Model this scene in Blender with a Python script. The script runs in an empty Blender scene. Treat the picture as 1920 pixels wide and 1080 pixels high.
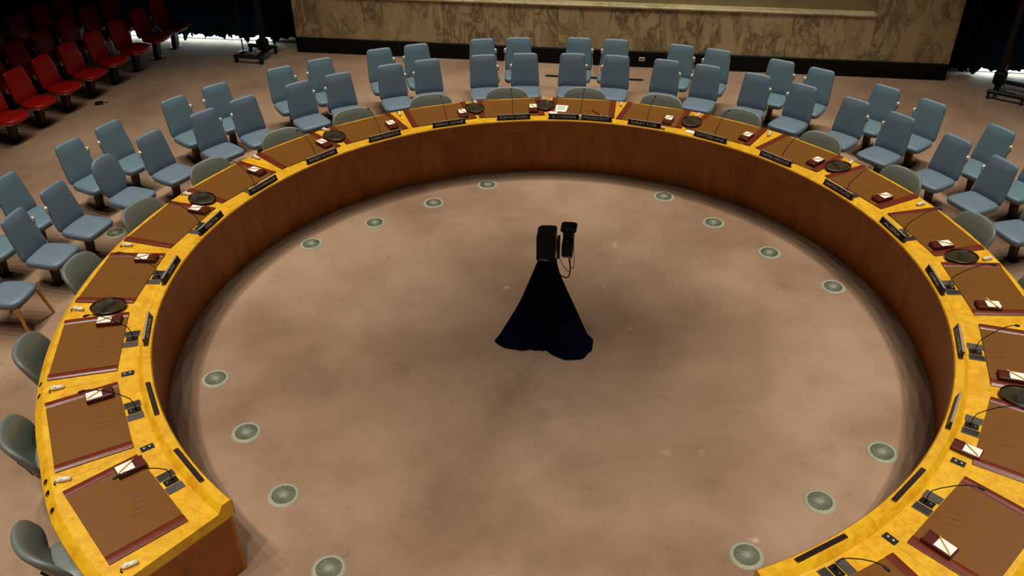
import bpy, bmesh, math, random
from mathutils import Matrix, Vector
random.seed(7)
R = math.radians
PI = math.pi
scene = bpy.context.scene
col = scene.collection

# ------------------------------------------------------------------ camera
cam_d = bpy.data.cameras.new('camera')
cam = bpy.data.objects.new('camera', cam_d)
col.objects.link(cam)
cam_d.sensor_width = 36.0
cam_d.lens = 1678.14 / 1920 * 36
cam_d.clip_end = 200
PITCH, ROLL, YAW = 0.606972, -0.0117244, R(8.8)
cp, sp = math.cos(PITCH), math.sin(PITCH)
fw = Vector((0, cp, -sp)); rt = Vector((1, 0, 0)); up = Vector((0, sp, cp))
cr, sr = math.cos(ROLL), math.sin(ROLL)
rt2 = cr * rt + sr * up
up2 = -sr * rt + cr * up
Rz = Matrix.Rotation(YAW, 3, 'Z')
m3 = Matrix((Rz @ rt2, Rz @ up2, -(Rz @ fw))).transposed()
cam.matrix_world = Matrix.Translation((0.853, -8.0275, 6.29957)) @ m3.to_4x4()
scene.camera = cam

# ------------------------------------------------------------------ world, lights, exposure
w = bpy.data.worlds.new('world'); scene.world = w; w.use_nodes = True
w.node_tree.nodes['Background'].inputs[0].default_value = (0.55, 0.7, 0.9, 1)
w.node_tree.nodes['Background'].inputs[1].default_value = 0.3
vs = scene.view_settings
vs.view_transform = 'Standard'; vs.look = 'None'; vs.exposure = 0.32; vs.gamma = 1.0
vs.use_curve_mapping = False

def lamp(name, kind, loc, energy, color, size=None, spot=None, blend=1.0):
    d = bpy.data.lights.new(name, kind); d.energy = energy; d.color = color
    if kind == 'SPOT':
        d.spot_size = R(spot); d.spot_blend = blend; d.shadow_soft_size = size
    elif kind == 'AREA':
        d.shape = 'DISK'; d.size = size
    o = bpy.data.objects.new(name, d); col.objects.link(o); o.location = loc
    return o

WARM = (1.0, 0.93, 0.82)
N_DOWN = 24
for k in range(N_DOWN):                   # ring of ceiling downlights outside the table, tilted towards its rim
    a = (k + .5) * 2 * PI / N_DOWN
    o = lamp('ceiling_downlight', 'SPOT', (7.0 * math.cos(a), 7.0 * math.sin(a), 9.2), 560, WARM, 0.12, 70, .8)
    aim = Vector((6.2 * math.cos(a), 6.2 * math.sin(a), 0)) - o.location
    o.rotation_euler = aim.to_track_quat('-Z', 'Y').to_euler()
for k in range(4):                        # narrow unseen spots, added to brighten the open floor
    a = (k + .5) * PI / 2
    lamp('centre_fill', 'SPOT', (1.2 * math.cos(a), 1.2 * math.sin(a), 9.2), 85, WARM, 0.15, 44, 1.0)
lamp('ambient_fill', 'AREA', (0, -2, 9.4), 22, WARM, 6.0)  # broad unseen fill, added for ambience

# ------------------------------------------------------------------ helpers: objects
def link(o, parent=None):
    col.objects.link(o)
    if parent is not None: o.parent = parent
    return o
def mk(name, me, mat=None, parent=None):
    o = bpy.data.objects.new(name, me)
    if mat is not None and not me.materials: me.materials.append(mat)
    return link(o, parent)
def thing(name, loc=(0, 0, 0), rz=0.0):
    o = bpy.data.objects.new(name, None); o.empty_display_size = 0.1
    link(o); o.location = loc; o.rotation_euler = (0, 0, rz)
    return o
def tag(o, label=None, cat=None, group=None, kind=None):
    if label: o['label'] = label
    if cat: o['category'] = cat
    if group: o['group'] = group
    if kind: o['kind'] = kind
    return o
def copy_tree(src, parent=None):
    c = src.copy(); col.objects.link(c)
    if parent is not None: c.parent = parent
    for ch in src.children: copy_tree(ch, c)
    return c
def pol(a, r, z=0.0):
    return Vector((r * math.cos(R(a)), r * math.sin(R(a)), z))
def rz_of(a):                             # local +Y outward, local +X towards smaller angle
    return R(a - 90)

# ------------------------------------------------------------------ helpers: meshes
class MB:
    def __init__(s): s.v = []; s.f = []
    def add(s, vs_, fs):
        n = len(s.v); s.v += [tuple(x) for x in vs_]; s.f += [tuple(i + n for i in f) for f in fs]
        return s
    def box(s, c, d, M=None, bev=0.0):
        x, y, z = d[0] / 2, d[1] / 2, d[2] / 2
        if bev <= 0:
            v = [Vector((i * x, j * y, k * z)) for k in (-1, 1) for j in (-1, 1) for i in (-1, 1)]
            f = [(0, 2, 3, 1), (4, 5, 7, 6), (0, 1, 5, 4), (2, 6, 7, 3), (0, 4, 6, 2), (1, 3, 7, 5)]
        else:
            b = min(bev, x * .9, y * .9, z * .9)
            ring = lambda a, bb, zz: [(-a, -bb + b, zz), (-a + b, -bb, zz), (a - b, -bb, zz), (a, -bb + b, zz), (a, bb - b, zz), (a - b, bb, zz), (-a + b, bb, zz), (-a, bb - b, zz)]
            rr = [ring(x - b, y - b, -z), ring(x, y, -z + b), ring(x, y, z - b), ring(x - b, y - b, z)]
            v = [Vector(p) for q in rr for p in q]; f = []
            for k in range(3):
                for i in range(8):
                    j = (i + 1) % 8; f.append((k * 8 + i, k * 8 + j, k * 8 + 8 + j, k * 8 + 8 + i))
            f.append(tuple(range(7, -1, -1))); f.append(tuple(range(24, 32)))
        c = Vector(c)
        v = [(M @ p if M is not None else p) + c for p in v]
        return s.add(v, f)
    def lathe(s, prof, n=24, c=(0, 0, 0), M=None, sx=1.0, sy=1.0, ring=False):
        v = []; f = []; c = Vector(c)
        for r, z in prof:
            for i in range(n):
                a = 2 * PI * i / n
                p = Vector((r * sx * math.cos(a), r * sy * math.sin(a), z))
                v.append((M @ p if M is not None else p) + c)
        m = len(prof)
        for k in range(m if ring else m - 1):
            for i in range(n):
                j = (i + 1) % n; k2 = (k + 1) % m
                f.append((k * n + i, k * n + j, k2 * n + j, k2 * n + i))
        if not ring:
            f.append(tuple(range(n - 1, -1, -1)))
            q = (m - 1) * n; f.append(tuple(range(q, q + n)))
        return s.add(v, f)
    def tube(s, pts, rad, n=8):
        pts = [Vector(p) for p in pts]; v = []; f = []
        rads = rad if isinstance(rad, (list, tuple)) else [rad] * len(pts)
        prev = None
        for i, p in enumerate(pts):
            t = (pts[min(i + 1, len(pts) - 1)] - pts[max(i - 1, 0)]).normalized()
            if prev is None:
                a = t.orthogonal().normalized()
            else:
                a = (prev - prev.dot(t) * t).normalized()
            prev = a; b = t.cross(a)
            for k in range(n):
                th = 2 * PI * k / n
                v.append(p + rads[i] * (math.cos(th) * a + math.sin(th) * b))
        for i in range(len(pts) - 1):
            for k in range(n):
                j = (k + 1) % n
                f.append((i * n + k, i * n + j, (i + 1) * n + j, (i + 1) * n + k))
        f.append(tuple(range(n - 1, -1, -1))); q = (len(pts) - 1) * n; f.append(tuple(range(q, q + n)))
        return s.add(v, f)
    def sweep(s, prof, a0, a1, da=1.0):    # closed (r, z) profile swept about the origin; r may depend on the angle
        n = max(1, int(math.ceil(abs(a1 - a0) / da))); v = []; f = []; m = None
        for i in range(n + 1):
            a = a0 + (a1 - a0) * i / n
            pr = prof(a) if callable(prof) else prof
            m = len(pr)
            for r, z in pr: v.append((r * math.cos(R(a)), r * math.sin(R(a)), z))
        for i in range(n):
            for k in range(m):
                j = (k + 1) % m
                f.append((i * m + k, i * m + j, (i + 1) * m + j, (i + 1) * m + k))
        f.append(tuple(range(m - 1, -1, -1))); f.append(tuple(range(n * m, n * m + m)))
        return s.add(v, f)
    def mesh(s, name, smooth=None):
        me = bpy.data.meshes.new(name); me.from_pydata(s.v, [], s.f)
        bm = bmesh.new(); bm.from_mesh(me); bmesh.ops.recalc_face_normals(bm, faces=bm.faces)
        if smooth is not None:
            lim = R(smooth)
            for f_ in bm.faces: f_.smooth = True
            for e in bm.edges:
                if len(e.link_faces) == 2 and e.calc_face_angle(0) > lim: e.smooth = False
        bm.to_mesh(me); bm.free()
        return me
    def obj(s, name, mat, parent=None, smooth=None):
        return mk(name, s.mesh(name, smooth), mat, parent)

def cushion(w0, w1, h, t, p=3.2, crown=0.012, M=None, n=28, bow=0.0, sag=0.0):
    """Padded slab. Outline in local XY: width w0 at y=0 to w1 at y=h, superellipse exponent p; thickness t along Z."""
    mb = MB(); v = []; f = []
    rings = [(0.86, -t / 2), (0.965, -t / 2 + .012), (1.0, -t * .12), (1.0, t * .15), (0.972, t / 2 - .010), (0.90, t / 2), (0.55, t / 2 + crown * .75), (0.2, t / 2 + crown)]
    for s_, z in rings:
        for i in range(n):
            a = 2 * PI * i / n
            ca, sa = math.cos(a), math.sin(a)
            x = math.copysign(abs(ca) ** (2 / p), ca); y = math.copysign(abs(sa) ** (2 / p), sa)
            yy = h / 2 + s_ * y * h / 2
            ww = (w0 + (w1 - w0) * yy / h) / 2
            xx = s_ * x * ww
            v.append(Vector((xx, yy, z + bow * (xx / (w0 / 2)) ** 2 + sag * (yy / h - .5) ** 2)))
    for k in range(len(rings) - 1):
        for i in range(n):
            j = (i + 1) % n; f.append((k * n + i, k * n + j, (k + 1) * n + j, (k + 1) * n + i))
    f.append(tuple(range(n - 1, -1, -1))); q = (len(rings) - 1) * n; f.append(tuple(range(q, q + n)))
    if M is not None: v = [M @ p_ for p_ in v]
    return mb.add(v, f)

# ------------------------------------------------------------------ materials
def lin(c):
    return tuple(((x / 255) / 12.92 if x / 255 <= .04045 else ((x / 255 + .055) / 1.055) ** 2.4) for x in c)
def M_new(name):
    m = bpy.data.materials.new(name); m.use_nodes = True
    nt = m.node_tree; b = nt.nodes['Principled BSDF']
    return m, nt, b
def plain(name, rgb, rough=.5, metal=0.0, noise=0.0, nscale=20, spec=.5, bump=0.0):
    m, nt, b = M_new(name); c = lin(rgb)
    b.inputs['Roughness'].default_value = rough; b.inputs['Metallic'].default_value = metal
    b.inputs['Specular IOR Level'].default_value = spec
    if noise > 0 or bump > 0:
        tc = nt.nodes.new('ShaderNodeTexCoord'); n = nt.nodes.new('ShaderNodeTexNoise')
        n.inputs['Scale'].default_value = nscale; n.inputs['Detail'].default_value = 4
        nt.links.new(tc.outputs['Object'], n.inputs['Vector'])
        r = nt.nodes.new('ShaderNodeValToRGB')
        r.color_ramp.elements[0].position = .3; r.color_ramp.elements[1].position = .7
        r.color_ramp.elements[0].color = tuple(x * (1 - noise) for x in c) + (1,)
        r.color_ramp.elements[1].color = tuple(min(1, x * (1 + noise)) for x in c) + (1,)
        nt.links.new(n.outputs['Fac'], r.inputs[0]); nt.links.new(r.outputs[0], b.inputs['Base Color'])
        if bump > 0:
            bp = nt.nodes.new('ShaderNodeBump'); bp.inputs['Strength'].default_value = bump; bp.inputs['Distance'].default_value = .005
            nt.links.new(n.outputs['Fac'], bp.inputs['Height']); nt.links.new(bp.outputs[0], b.inputs['Normal'])
    else:
        b.inputs['Base Color'].default_value = c + (1,)
    return m
def ramp(nt, fac, stops):
    r = nt.nodes.new('ShaderNodeValToRGB')
    while len(r.color_ramp.elements) < len(stops): r.color_ramp.elements.new(.5)
    for e, (p, c) in zip(r.color_ramp.elements, stops): e.position = p; e.color = tuple(c) + (1,)
    nt.links.new(fac, r.inputs[0]); return r.outputs[0]
def noise_n(nt, vec, scale, detail=4, dist=0.0, rough=.5, w4=None):
    n = nt.nodes.new('ShaderNodeTexNoise'); n.inputs['Scale'].default_value = scale
    n.inputs['Detail'].default_value = detail; n.inputs['Distortion'].default_value = dist; n.inputs['Roughness'].default_value = rough
    nt.links.new(vec, n.inputs['Vector'])
    if w4 is not None:
        n.noise_dimensions = '4D'; nt.links.new(w4, n.inputs['W'])
    return n.outputs['Fac']
def mixc(nt, fac, a, b, mode='MIX'):
    m = nt.nodes.new('ShaderNodeMix'); m.data_type = 'RGBA'; m.blend_type = mode
    for sock, val in ((m.inputs[0], fac), (m.inputs[6], a), (m.inputs[7], b)):
        if isinstance(val, (int, float)): sock.default_value = val
        elif isinstance(val, tuple): sock.default_value = val + (1,)
        else: nt.links.new(val, sock)
    return m.outputs[2]

def wood(name, light, dark, rough=.35, scale=5.0, stretch=(1, 1, 1), mixamt=.6):
    m, nt, b = M_new(name)
    tc = nt.nodes.new('ShaderNodeTexCoord'); oi = nt.nodes.new('ShaderNodeObjectInfo')
    mp = nt.nodes.new('ShaderNodeMapping'); mp.inputs['Scale'].default_value = stretch
    nt.links.new(tc.outputs['Object'], mp.inputs[0])
    mu = nt.nodes.new('ShaderNodeMath'); mu.operation = 'MULTIPLY'; mu.inputs[1].default_value = 40
    nt.links.new(oi.outputs['Random'], mu.inputs[0])
    f1 = noise_n(nt, mp.outputs[0], scale, 5, 1.6, .6, mu.outputs[0])
    f2 = noise_n(nt, mp.outputs[0], scale * 7, 3, .8, .6, mu.outputs[0])
    c1 = ramp(nt, f1, [(.3, lin(dark)), (.68, lin(light))])
    c2 = ramp(nt, f2, [(.3, (.72, .70, .66)), (.7, (1.0, 1.0, 1.0))])
    nt.links.new(mixc(nt, mixamt, c1, c2, 'MULTIPLY'), b.inputs['Base Color'])
    b.inputs['Roughness'].default_value = rough
    return m

MAT = {}
MAT['wood'] = wood('golden_veneer', (240, 190, 36), (212, 146, 12), .38, 5.0)
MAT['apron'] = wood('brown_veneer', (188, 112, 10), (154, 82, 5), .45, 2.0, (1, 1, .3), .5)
MAT['endwood'] = wood('orange_veneer', (160, 86, 8), (124, 60, 4), .45, 4.0, (1, 1, .4), .5)
MAT['edge'] = wood('edge_veneer', (226, 168, 52), (190, 124, 24), .4, 7.0)
MAT['leather'] = plain('tan_leather', (114, 71, 19), .38, 0, .05, 30, .4)
MAT['strip'] = plain('oxblood_strip', (104, 40, 18), .3, 0, .08, 20, .5)
MAT['vinylA'] = plain('slate_blue_vinyl', (102, 119, 134), .42, 0, .04, 6)
MAT['vinylB'] = plain('teal_vinyl', (100, 124, 135), .42, 0, .04, 6)
MAT['vinylC'] = plain('grey_green_vinyl', (102, 110, 104), .4, 0, .04, 6)
MAT['red'] = plain('red_vinyl', (160, 13, 2), .42, 0, .05, 8)
MAT['bronze'] = plain('dark_bronze', (62, 46, 34), .45, .5)
MAT['dark'] = plain('black_metal', (22, 20, 19), .5, .2)
MAT['black'] = plain('black_plastic', (12, 11, 11), .55, spec=.25)
MAT['rubber'] = plain('black_rubber', (10, 10, 10), .7)
MAT['chrome'] = plain('satin_chrome', (210, 205, 196), .3, .9)
MAT['cream'] = plain('cream_plastic', (226, 218, 198), .35)
MAT['white'] = plain('white_paper', (244, 236, 226), .7)
MAT['mahog'] = plain('dark_red_wood', (84, 26, 16), .3, 0, .1, 14)
MAT['holder'] = plain('dark_holder_wood', (50, 18, 9), .4)
MAT['plateface'] = plain('black_plate', (26, 18, 16), .4)
MAT['alu'] = plain('grey_aluminium', (168, 160, 148), .4, .6)
MAT['grille'] = plain('grey_grille', (92, 84, 82), .35, .3)
MAT['letters'] = plain('white_lettering', (226, 216, 204), .6)
MAT['tray'] = plain('dark_brown_tray', (60, 50, 32), .25, .1)
MAT['trayrim'] = plain('tray_rim', (40, 20, 10), .3)
MAT['pencil'] = plain('yellow_pencil', (216, 176, 74), .5)
MAT['ventring'] = plain('vent_ring', (152, 152, 128), .6, 0, .06, 30)
MAT['ventfin'] = plain('vent_fin', (138, 142, 122), .55)
MAT['ventdark'] = plain('vent_well', (84, 84, 68), .7)
MAT['navy'] = plain('navy_cloth', (6, 8, 32), .9, 0, .2, 10, .05)
MAT['baseboard'] = plain('black_baseboard', (12, 10, 9), .6, spec=.2)
MAT['wall'] = plain('dark_wall', (36, 30, 26), .8, 0, .1, 3)
MAT['ceil'] = plain('dark_ceiling', (50, 46, 42), .9)
MAT['yellowleg'] = wood('blond_leg_wood', (214, 150, 54), (184, 118, 34), .4, 8)
MAT['print'] = plain('pale_green_print', (186, 204, 186), .7)
MAT['gavel'] = plain('gavel_wood', (128, 62, 22), .35)
MAT['mural'] = plain('olive_mural', (150, 136, 96), .7, 0, .15, 2)

def glass_mat():
    m, nt, b = M_new('clear_glass')
    b.inputs['Base Color'].default_value = (.95, .96, .95, 1); b.inputs['Roughness'].default_value = .18
    b.inputs['Transmission Weight'].default_value = 1.0; b.inputs['IOR'].default_value = 1.45
    return m
MAT['glass'] = glass_mat()

def daylight_mat():
    m, nt, b = M_new('daylit_window')
    b.inputs['Base Color'].default_value = (.6, .7, .75, 1)
    b.inputs['Emission Color'].default_value = (.52, .82, 1.0, 1); b.inputs['Emission Strength'].default_value = 11.0
    return m
MAT['day'] = daylight_mat()

def curtain_mat():
    m, nt, b = M_new('black_curtain')
    b.inputs['Base Color'].default_value = lin((24, 20, 16)) + (1,); b.inputs['Roughness'].default_value = .9
    b.inputs['Specular IOR Level'].default_value = .1
    tr = nt.nodes.new('ShaderNodeBsdfTranslucent'); tr.inputs[0].default_value = (.02, .045, .05, 1)
    mx = nt.nodes.new('ShaderNodeMixShader'); mx.inputs[0].default_value = .3
    out = nt.nodes['Material Output']
    nt.links.new(b.outputs[0], mx.inputs[1]); nt.links.new(tr.outputs[0], mx.inputs[2]); nt.links.new(mx.outputs[0], out.inputs[0])
    return m
MAT['curtain'] = curtain_mat()
def carpet_mat():
    m, nt, b = M_new('worn_carpet')
    tc = nt.nodes.new('ShaderNodeTexCoord'); v = tc.outputs['Object']
    big = noise_n(nt, v, .5, 3, .2, .5)
    mid = noise_n(nt, v, 1.6, 8, .15, .72)
    fine = noise_n(nt, v, 70, 3, 0, .6)
    c = ramp(nt, big, [(.36, lin((140, 112, 90))), (.5, lin((160, 131, 107))), (.64, lin((172, 143, 119)))])
    c = mixc(nt, .5, c, ramp(nt, mid, [(.30, (.64, .61, .57)), (.5, (.95, .94, .93)), (.70, (1.14, 1.13, 1.10))]), 'MULTIPLY')
    sp = noise_n(nt, v, 7, 4, .2, .6)
    c = mixc(nt, .5, c, ramp(nt, sp, [(.26, (.70, .66, .62)), (.38, (1, 1, 1))]), 'MULTIPLY')
    c = mixc(nt, .3, c, ramp(nt, fine, [(.3, (.75, .75, .75)), (.7, (1.1, 1.1, 1.1))]), 'MULTIPLY')
    fl = noise_n(nt, v, 2.3, 5, .3, .6)        # pale worn flecks
    c = mixc(nt, ramp(nt, fl, [(.68, (0, 0, 0)), (.78, (.5, .5, .5))]), c, lin((190, 165, 144)))
    wob = nt.nodes.new('ShaderNodeTexNoise'); wob.inputs['Scale'].default_value = 4.0; wob.inputs['Detail'].default_value = 5
    nt.links.new(v, wob.inputs['Vector'])
    for (sx, sy), rad, stg, tone in (((-.60, .95), .09, .5, 1), ((.60, 1.12), .09, .42, 1), ((.72, 1.72), .09, .4, 1), ((.66, 2.1), .07, .4, 1), ((2.16, -2.62), .08, .6, 1), ((.9, .28), .08, .3, 1), ((1.37, -1.65), .08, .25, 1),
                                     ((-.28, -.97), .30, .5, 0), ((.42, -.72), .42, .5, 0), ((.06, -1.25), .36, .35, 0), ((-1.1, -.2), .5, .18, 0), ((1.1, .2), .6, .25, 0), ((-7.7, 5.2), .5, .4, 0), ((-6.8, 5.9), .4, .35, 0), ((-3.3, 6.9), .5, .4, 0), ((4.0, 7.3), .6, .4, 0), ((-7.4, 3.2), .5, .35, 0)):
        mp = nt.nodes.new('ShaderNodeVectorMath'); mp.operation = 'SUBTRACT'; mp.inputs[1].default_value = (sx, sy, 0)
        nt.links.new(v, mp.inputs[0])
        ln = nt.nodes.new('ShaderNodeVectorMath'); ln.operation = 'LENGTH'; nt.links.new(mp.outputs[0], ln.inputs[0])
        ad = nt.nodes.new('ShaderNodeMath'); ad.operation = 'MULTIPLY_ADD'; ad.inputs[1].default_value = rad * 4.5
        nt.links.new(wob.outputs['Fac'], ad.inputs[0]); nt.links.new(ln.outputs['Value'], ad.inputs[2])
        k = ramp(nt, ad.outputs[0], [(min(.97, rad * (2.3 if tone else 1.5)), (stg, stg, stg)), (min(1.0, rad * (2.9 if tone else 3.3)), (0, 0, 0))])
        c = mixc(nt, k, c, lin((206, 184, 160)) if tone else lin((108, 86, 72)))
    nt.links.new(c, b.inputs['Base Color'])
    b.inputs['Roughness'].default_value = .95; b.inputs['Specular IOR Level'].default_value = .1
    bp = nt.nodes.new('ShaderNodeBump'); bp.inputs['Strength'].default_value = .25; bp.inputs['Distance'].default_value = .004
    nt.links.new(fine, bp.inputs['Height']); nt.links.new(bp.outputs[0], b.inputs['Normal'])
    return m
MAT['carpet'] = carpet_mat()

def marble_mat(name, base, vein, veinpos=.05):
    m, nt, b = M_new(name)
    tc = nt.nodes.new('ShaderNodeTexCoord'); oi = nt.nodes.new('ShaderNodeObjectInfo')
    mu = nt.nodes.new('ShaderNodeMath'); mu.operation = 'MULTIPLY'; mu.inputs[1].default_value = 30
    nt.links.new(oi.outputs['Random'], mu.inputs[0])
    mp = nt.nodes.new('ShaderNodeMapping'); mp.inputs['Rotation'].default_value = (0, R(35), 0); mp.inputs['Scale'].default_value = (1.0, 1.0, .55)
    nt.links.new(tc.outputs['Object'], mp.inputs[0])
    n1 = noise_n(nt, mp.outputs[0], 2.6, 7, 1.3, .62, mu.outputs[0])
    d = nt.nodes.new('ShaderNodeMath'); d.operation = 'SUBTRACT'; d.inputs[1].default_value = .5; nt.links.new(n1, d.inputs[0])
    ab = nt.nodes.new('ShaderNodeMath'); ab.operation = 'ABSOLUTE'; nt.links.new(d.outputs[0], ab.inputs[0])
    n2 = noise_n(nt, mp.outputs[0], 1.6, 3, .5, .5, mu.outputs[0])
    bc = ramp(nt, n2, [(.3, tuple(x * .78 for x in lin(base))), (.7, lin(base))])
    gate = ramp(nt, noise_n(nt, mp.outputs[0], 2.1, 2, .2, .5, mu.outputs[0]), [(.36, (0, 0, 0)), (.54, (1, 1, 1))])
    vm = mixc(nt, gate, (1.0, 1.0, 1.0), ramp(nt, ab.outputs[0], [(0.0, (.10, .10, .10)), (.016, (.42, .42, .42)), (.085, (1, 1, 1))]))
    nt.links.new(mixc(nt, vm, lin(vein), bc), b.inputs['Base Color'])
    b.inputs['Roughness'].default_value = .3
    return m
MAT['marble'] = marble_mat('veined_marble', (202, 180, 136), (92, 74, 54))
MAT['sill'] = marble_mat('pale_marble', (206, 190, 142), (150, 130, 92))

# ------------------------------------------------------------------ the setting
fl = MB().box((0, -2, -.05), (30, 24, .1)).obj('floor', MAT['carpet']); tag(fl, kind='structure')
ce = MB().box((0, -2, 9.6), (30, 24, .1)).obj('ceiling', MAT['ceil']); tag(ce, kind='structure')
for nm, c, d in (('wall_left', (-15.05, -2, 4.75), (.1, 24, 9.5)), ('wall_right', (15.05, -2, 4.75), (.1, 24, 9.5)), ('wall_front', (0, -14.05, 4.75), (30, .1, 9.5))):
    tag(MB().box(c, d).obj(nm, MAT['wall']), kind='structure')

XL, XR, YW = -6.0, 6.34, 8.60            # marble wall
wb = MB().box((0, 9.95, 4.75), (30, .1, 9.5))
wb.box(((XL + XR) / 2, 9.30, 4.75), (XR - XL, .9, 9.5))
wall_back = wb.obj('wall_back', MAT['wall']); tag(wall_back, kind='structure')
n_sl = 26; sw = (XR - XL) / n_sl
NX0, NX1, SZ = XL + 2 * sw, XL + 23 * sw, 1.10         # mural niche and its sill
for i in range(n_sl):
    x0 = XL + i * sw; x1 = x0 + sw; xc = (x0 + x1) / 2
    z1 = SZ - .005 if NX0 < xc < NX1 else 5.0
    dy = random.uniform(-.0015, .0015)
    o = MB().box((0, 0, 0), (sw - .002, .25, z1 - .30), bev=.0012).obj('marble_slab', MAT['marble'], wall_back)
    o.location = (xc, YW + .125 + dy, (z1 + .30) / 2)
MB().box(((NX0 + NX1) / 2, YW + .115, SZ + .02), (NX1 - NX0, .27, .04), bev=.006).obj('niche_sill', MAT['sill'], wall_back)
MB().box(((NX0 + NX1) / 2, YW + .235, 3.06), (NX1 - NX0, .03, 3.88)).obj('mural_panel', MAT['mural'], wall_back)
bb = MB().box(((XL + XR) / 2, YW + .04, .15), (XR - XL, .16, .30), bev=.006).obj('baseboard_back', MAT['baseboard']); tag(bb, kind='structure')
# daylight windows behind the curtains
for i, (x0, x1) in enumerate(((-10.2, -6.75), (6.95, 11.5))):
    o = MB().box(((x0 + x1) / 2, 9.12, .35), (x1 - x0, .02, .68)).obj('window_%d' % (i + 1), None); tag(o, kind='structure')
    o.data.materials.append(MAT['day'])
    fr = MB()
    fr.box(((x0 + x1) / 2, 9.12, .006), (x1 - x0 + .1, .05, .012)); fr.box(((x0 + x1) / 2, 9.12, .69), (x1 - x0 + .1, .05, .06))
    nb = 4
    for k in range(nb + 1): fr.box((x0 + (x1 - x0) * k / nb, 9.12, .36), (.05, .05, .66))
    fr.obj('window_frame', MAT['dark'], o)

def curtain(name, x0, x1, y, hem):
    n = int((x1 - x0) / .02); v = []; f = []
    for i in range(n + 1):
        x = x0 + (x1 - x0) * i / n
        s = .055 * math.sin(x * 26) + .02 * math.sin(x * 57 + 1)
        for z, k in ((hem + .022 * math.sin(x * 9 + 1) + .012 * math.sin(x * 61) - (hem - .015) * max(0.0, math.sin(x * 13 + 1.2 * math.sin(x * 2.3))) ** 7, 1.0), (.5, 1.0), (2.0, .9), (6.0, .8), (9.45, .7)):
            v.append((x, y + s * k, z))
    for i in range(n):
        for k in range(4): f.append((i * 5 + k, i * 5 + 5 + k, i * 5 + 6 + k, i * 5 + 1 + k))
    o = MB().add(v, f).obj(name, MAT['curtain'], None, 180)
    md = o.modifiers.new('thickness', 'SOLIDIFY'); md.thickness = .004
    return o
tag(curtain('curtain', -14.9, -6.04, 8.92, .135), 'black pleated curtain left of the marble wall, daylight leaking under its hem', 'curtain')
tag(curtain('curtain', 6.40, 14.9, 8.92, .10), 'black pleated curtain right of the marble wall, daylight leaking under its hem', 'curtain')

# ------------------------------------------------------------------ the horseshoe table
ST = [230.3, 216.2, 201.2, 186.4, 172.2, 157.9, 143.9, 130.1, 116.6, 103.4, 90.0, 76.9, 63.3, 49.4, 35.0, 20.7, 6.2, -8.6, -23.6, -38.7, -53.7]
A_END0, A_END1 = 238.4, -61.5
NAMES = {2: 'GUYANA', 3: 'JAPAN', 4: 'MALTA', 5: 'MOZAMBIQUE', 6: 'REPUBLIC OF KOREA', 7: 'RUSSIAN FEDERATION', 8: 'SIERRA LEONE', 9: 'SECRETARY-GENERAL',
         11: 'DIRECTOR', 12: 'SWITZERLAND', 13: 'UNITED KINGDOM', 14: 'UNITED STATES', 15: 'ALGERIA', 16: 'CHINA', 17: 'ECUADOR'}
def seat_of(i):
    return {0: 'first seat at left end', 1: 'second seat from left end', 2: 'third seat from left end',
            3: 'fourth seat from left end', 10: 'SLOVENIA PRESIDENT seat', 17: 'seat just below CHINA seat', 18: 'second seat below CHINA seat',
            19: 'third seat below CHINA seat', 20: 'last seat at lower right'}.get(i, '%s seat' % NAMES.get(i, ''))

def flare(a): return .055 * max(0.0, min(1.0, (a - 219) / 8))
def slab(a):
    d = flare(a)
    return [(4.10, .665), (4.10, .832), (4.108, .84), (4.180, .84), (4.186, .836), (4.228, .776), (4.24, .77), (5.078 + d, .77), (5.092 + d, .763), (5.158 + d, .70), (5.162 + d, .682), (5.14 + d, .665)]
table = thing('conference_table')
tag(table, 'huge golden wood horseshoe table with a raised inner rim and brown front panels', 'table')
bounds = [A_END0] + [(ST[i] + ST[i + 1]) / 2 for i in range(20)] + [A_END1]
G = .012
for i in range(21):
    a0, a1 = bounds[i], bounds[i + 1]
    MB().sweep(slab, a0 - G, a1 + G).obj('top_panel', MAT['wood'], table, 25)
    MB().sweep([(4.125, 0), (4.125, .665), (4.155, .665), (4.155, 0)], a0 - G, a1 + G).obj('front_panel', MAT['apron'], table, 25)
    MB().sweep([(4.094, .668), (4.094, .824), (4.1005, .830), (4.1005, .668)], a0 - G, a1 + G).obj('rim_shade_strip', MAT['apron'], table, 25)  # brown strip that colours in the shade on the golden rim's inner face
    # radial support under each joint
for a in bounds[1:-1]:
    Mz = Matrix.Rotation(rz_of(a), 4, 'Z')
    MB().box((0, 0, 0), (.04, .62, .66), bev=.003).obj('support_panel', MAT['endwood'], table).matrix_local = Mz @ Matrix.Translation((0, 4.50, .332))
for a, s in ((A_END0, 1), (A_END1, -1)):
    Mz = Matrix.Rotation(rz_of(a), 4, 'Z')
    o = MB().box((0, 0, 0), (.034, .90, .66), bev=.004).obj('end_panel', MAT['endwood'], table)
    o.matrix_local = Mz @ Matrix.Translation((.016 * s, 4.605, .332))
for a in (222.0, 223.6, 226.0, 206.6, 208.6):
    r = 5.1215 + flare(a)
    Mh = Matrix.Rotation(rz_of(a), 4, 'Z') @ Matrix.Translation((0, r, .730)) @ Matrix.Rotation(R(-46), 4, 'X')
    o = MB().lathe([(.017, 0), (.026, 0), (.028, .004), (.026, .008), (.019, .008), (.017, .004)], 16).obj('cable_hole', MAT['plateface'], table, 40)
    o.matrix_local = Mh
    MB().lathe([(.018, 0), (.018, .003)], 12).obj('hole_plug', MAT['black'], o)

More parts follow.
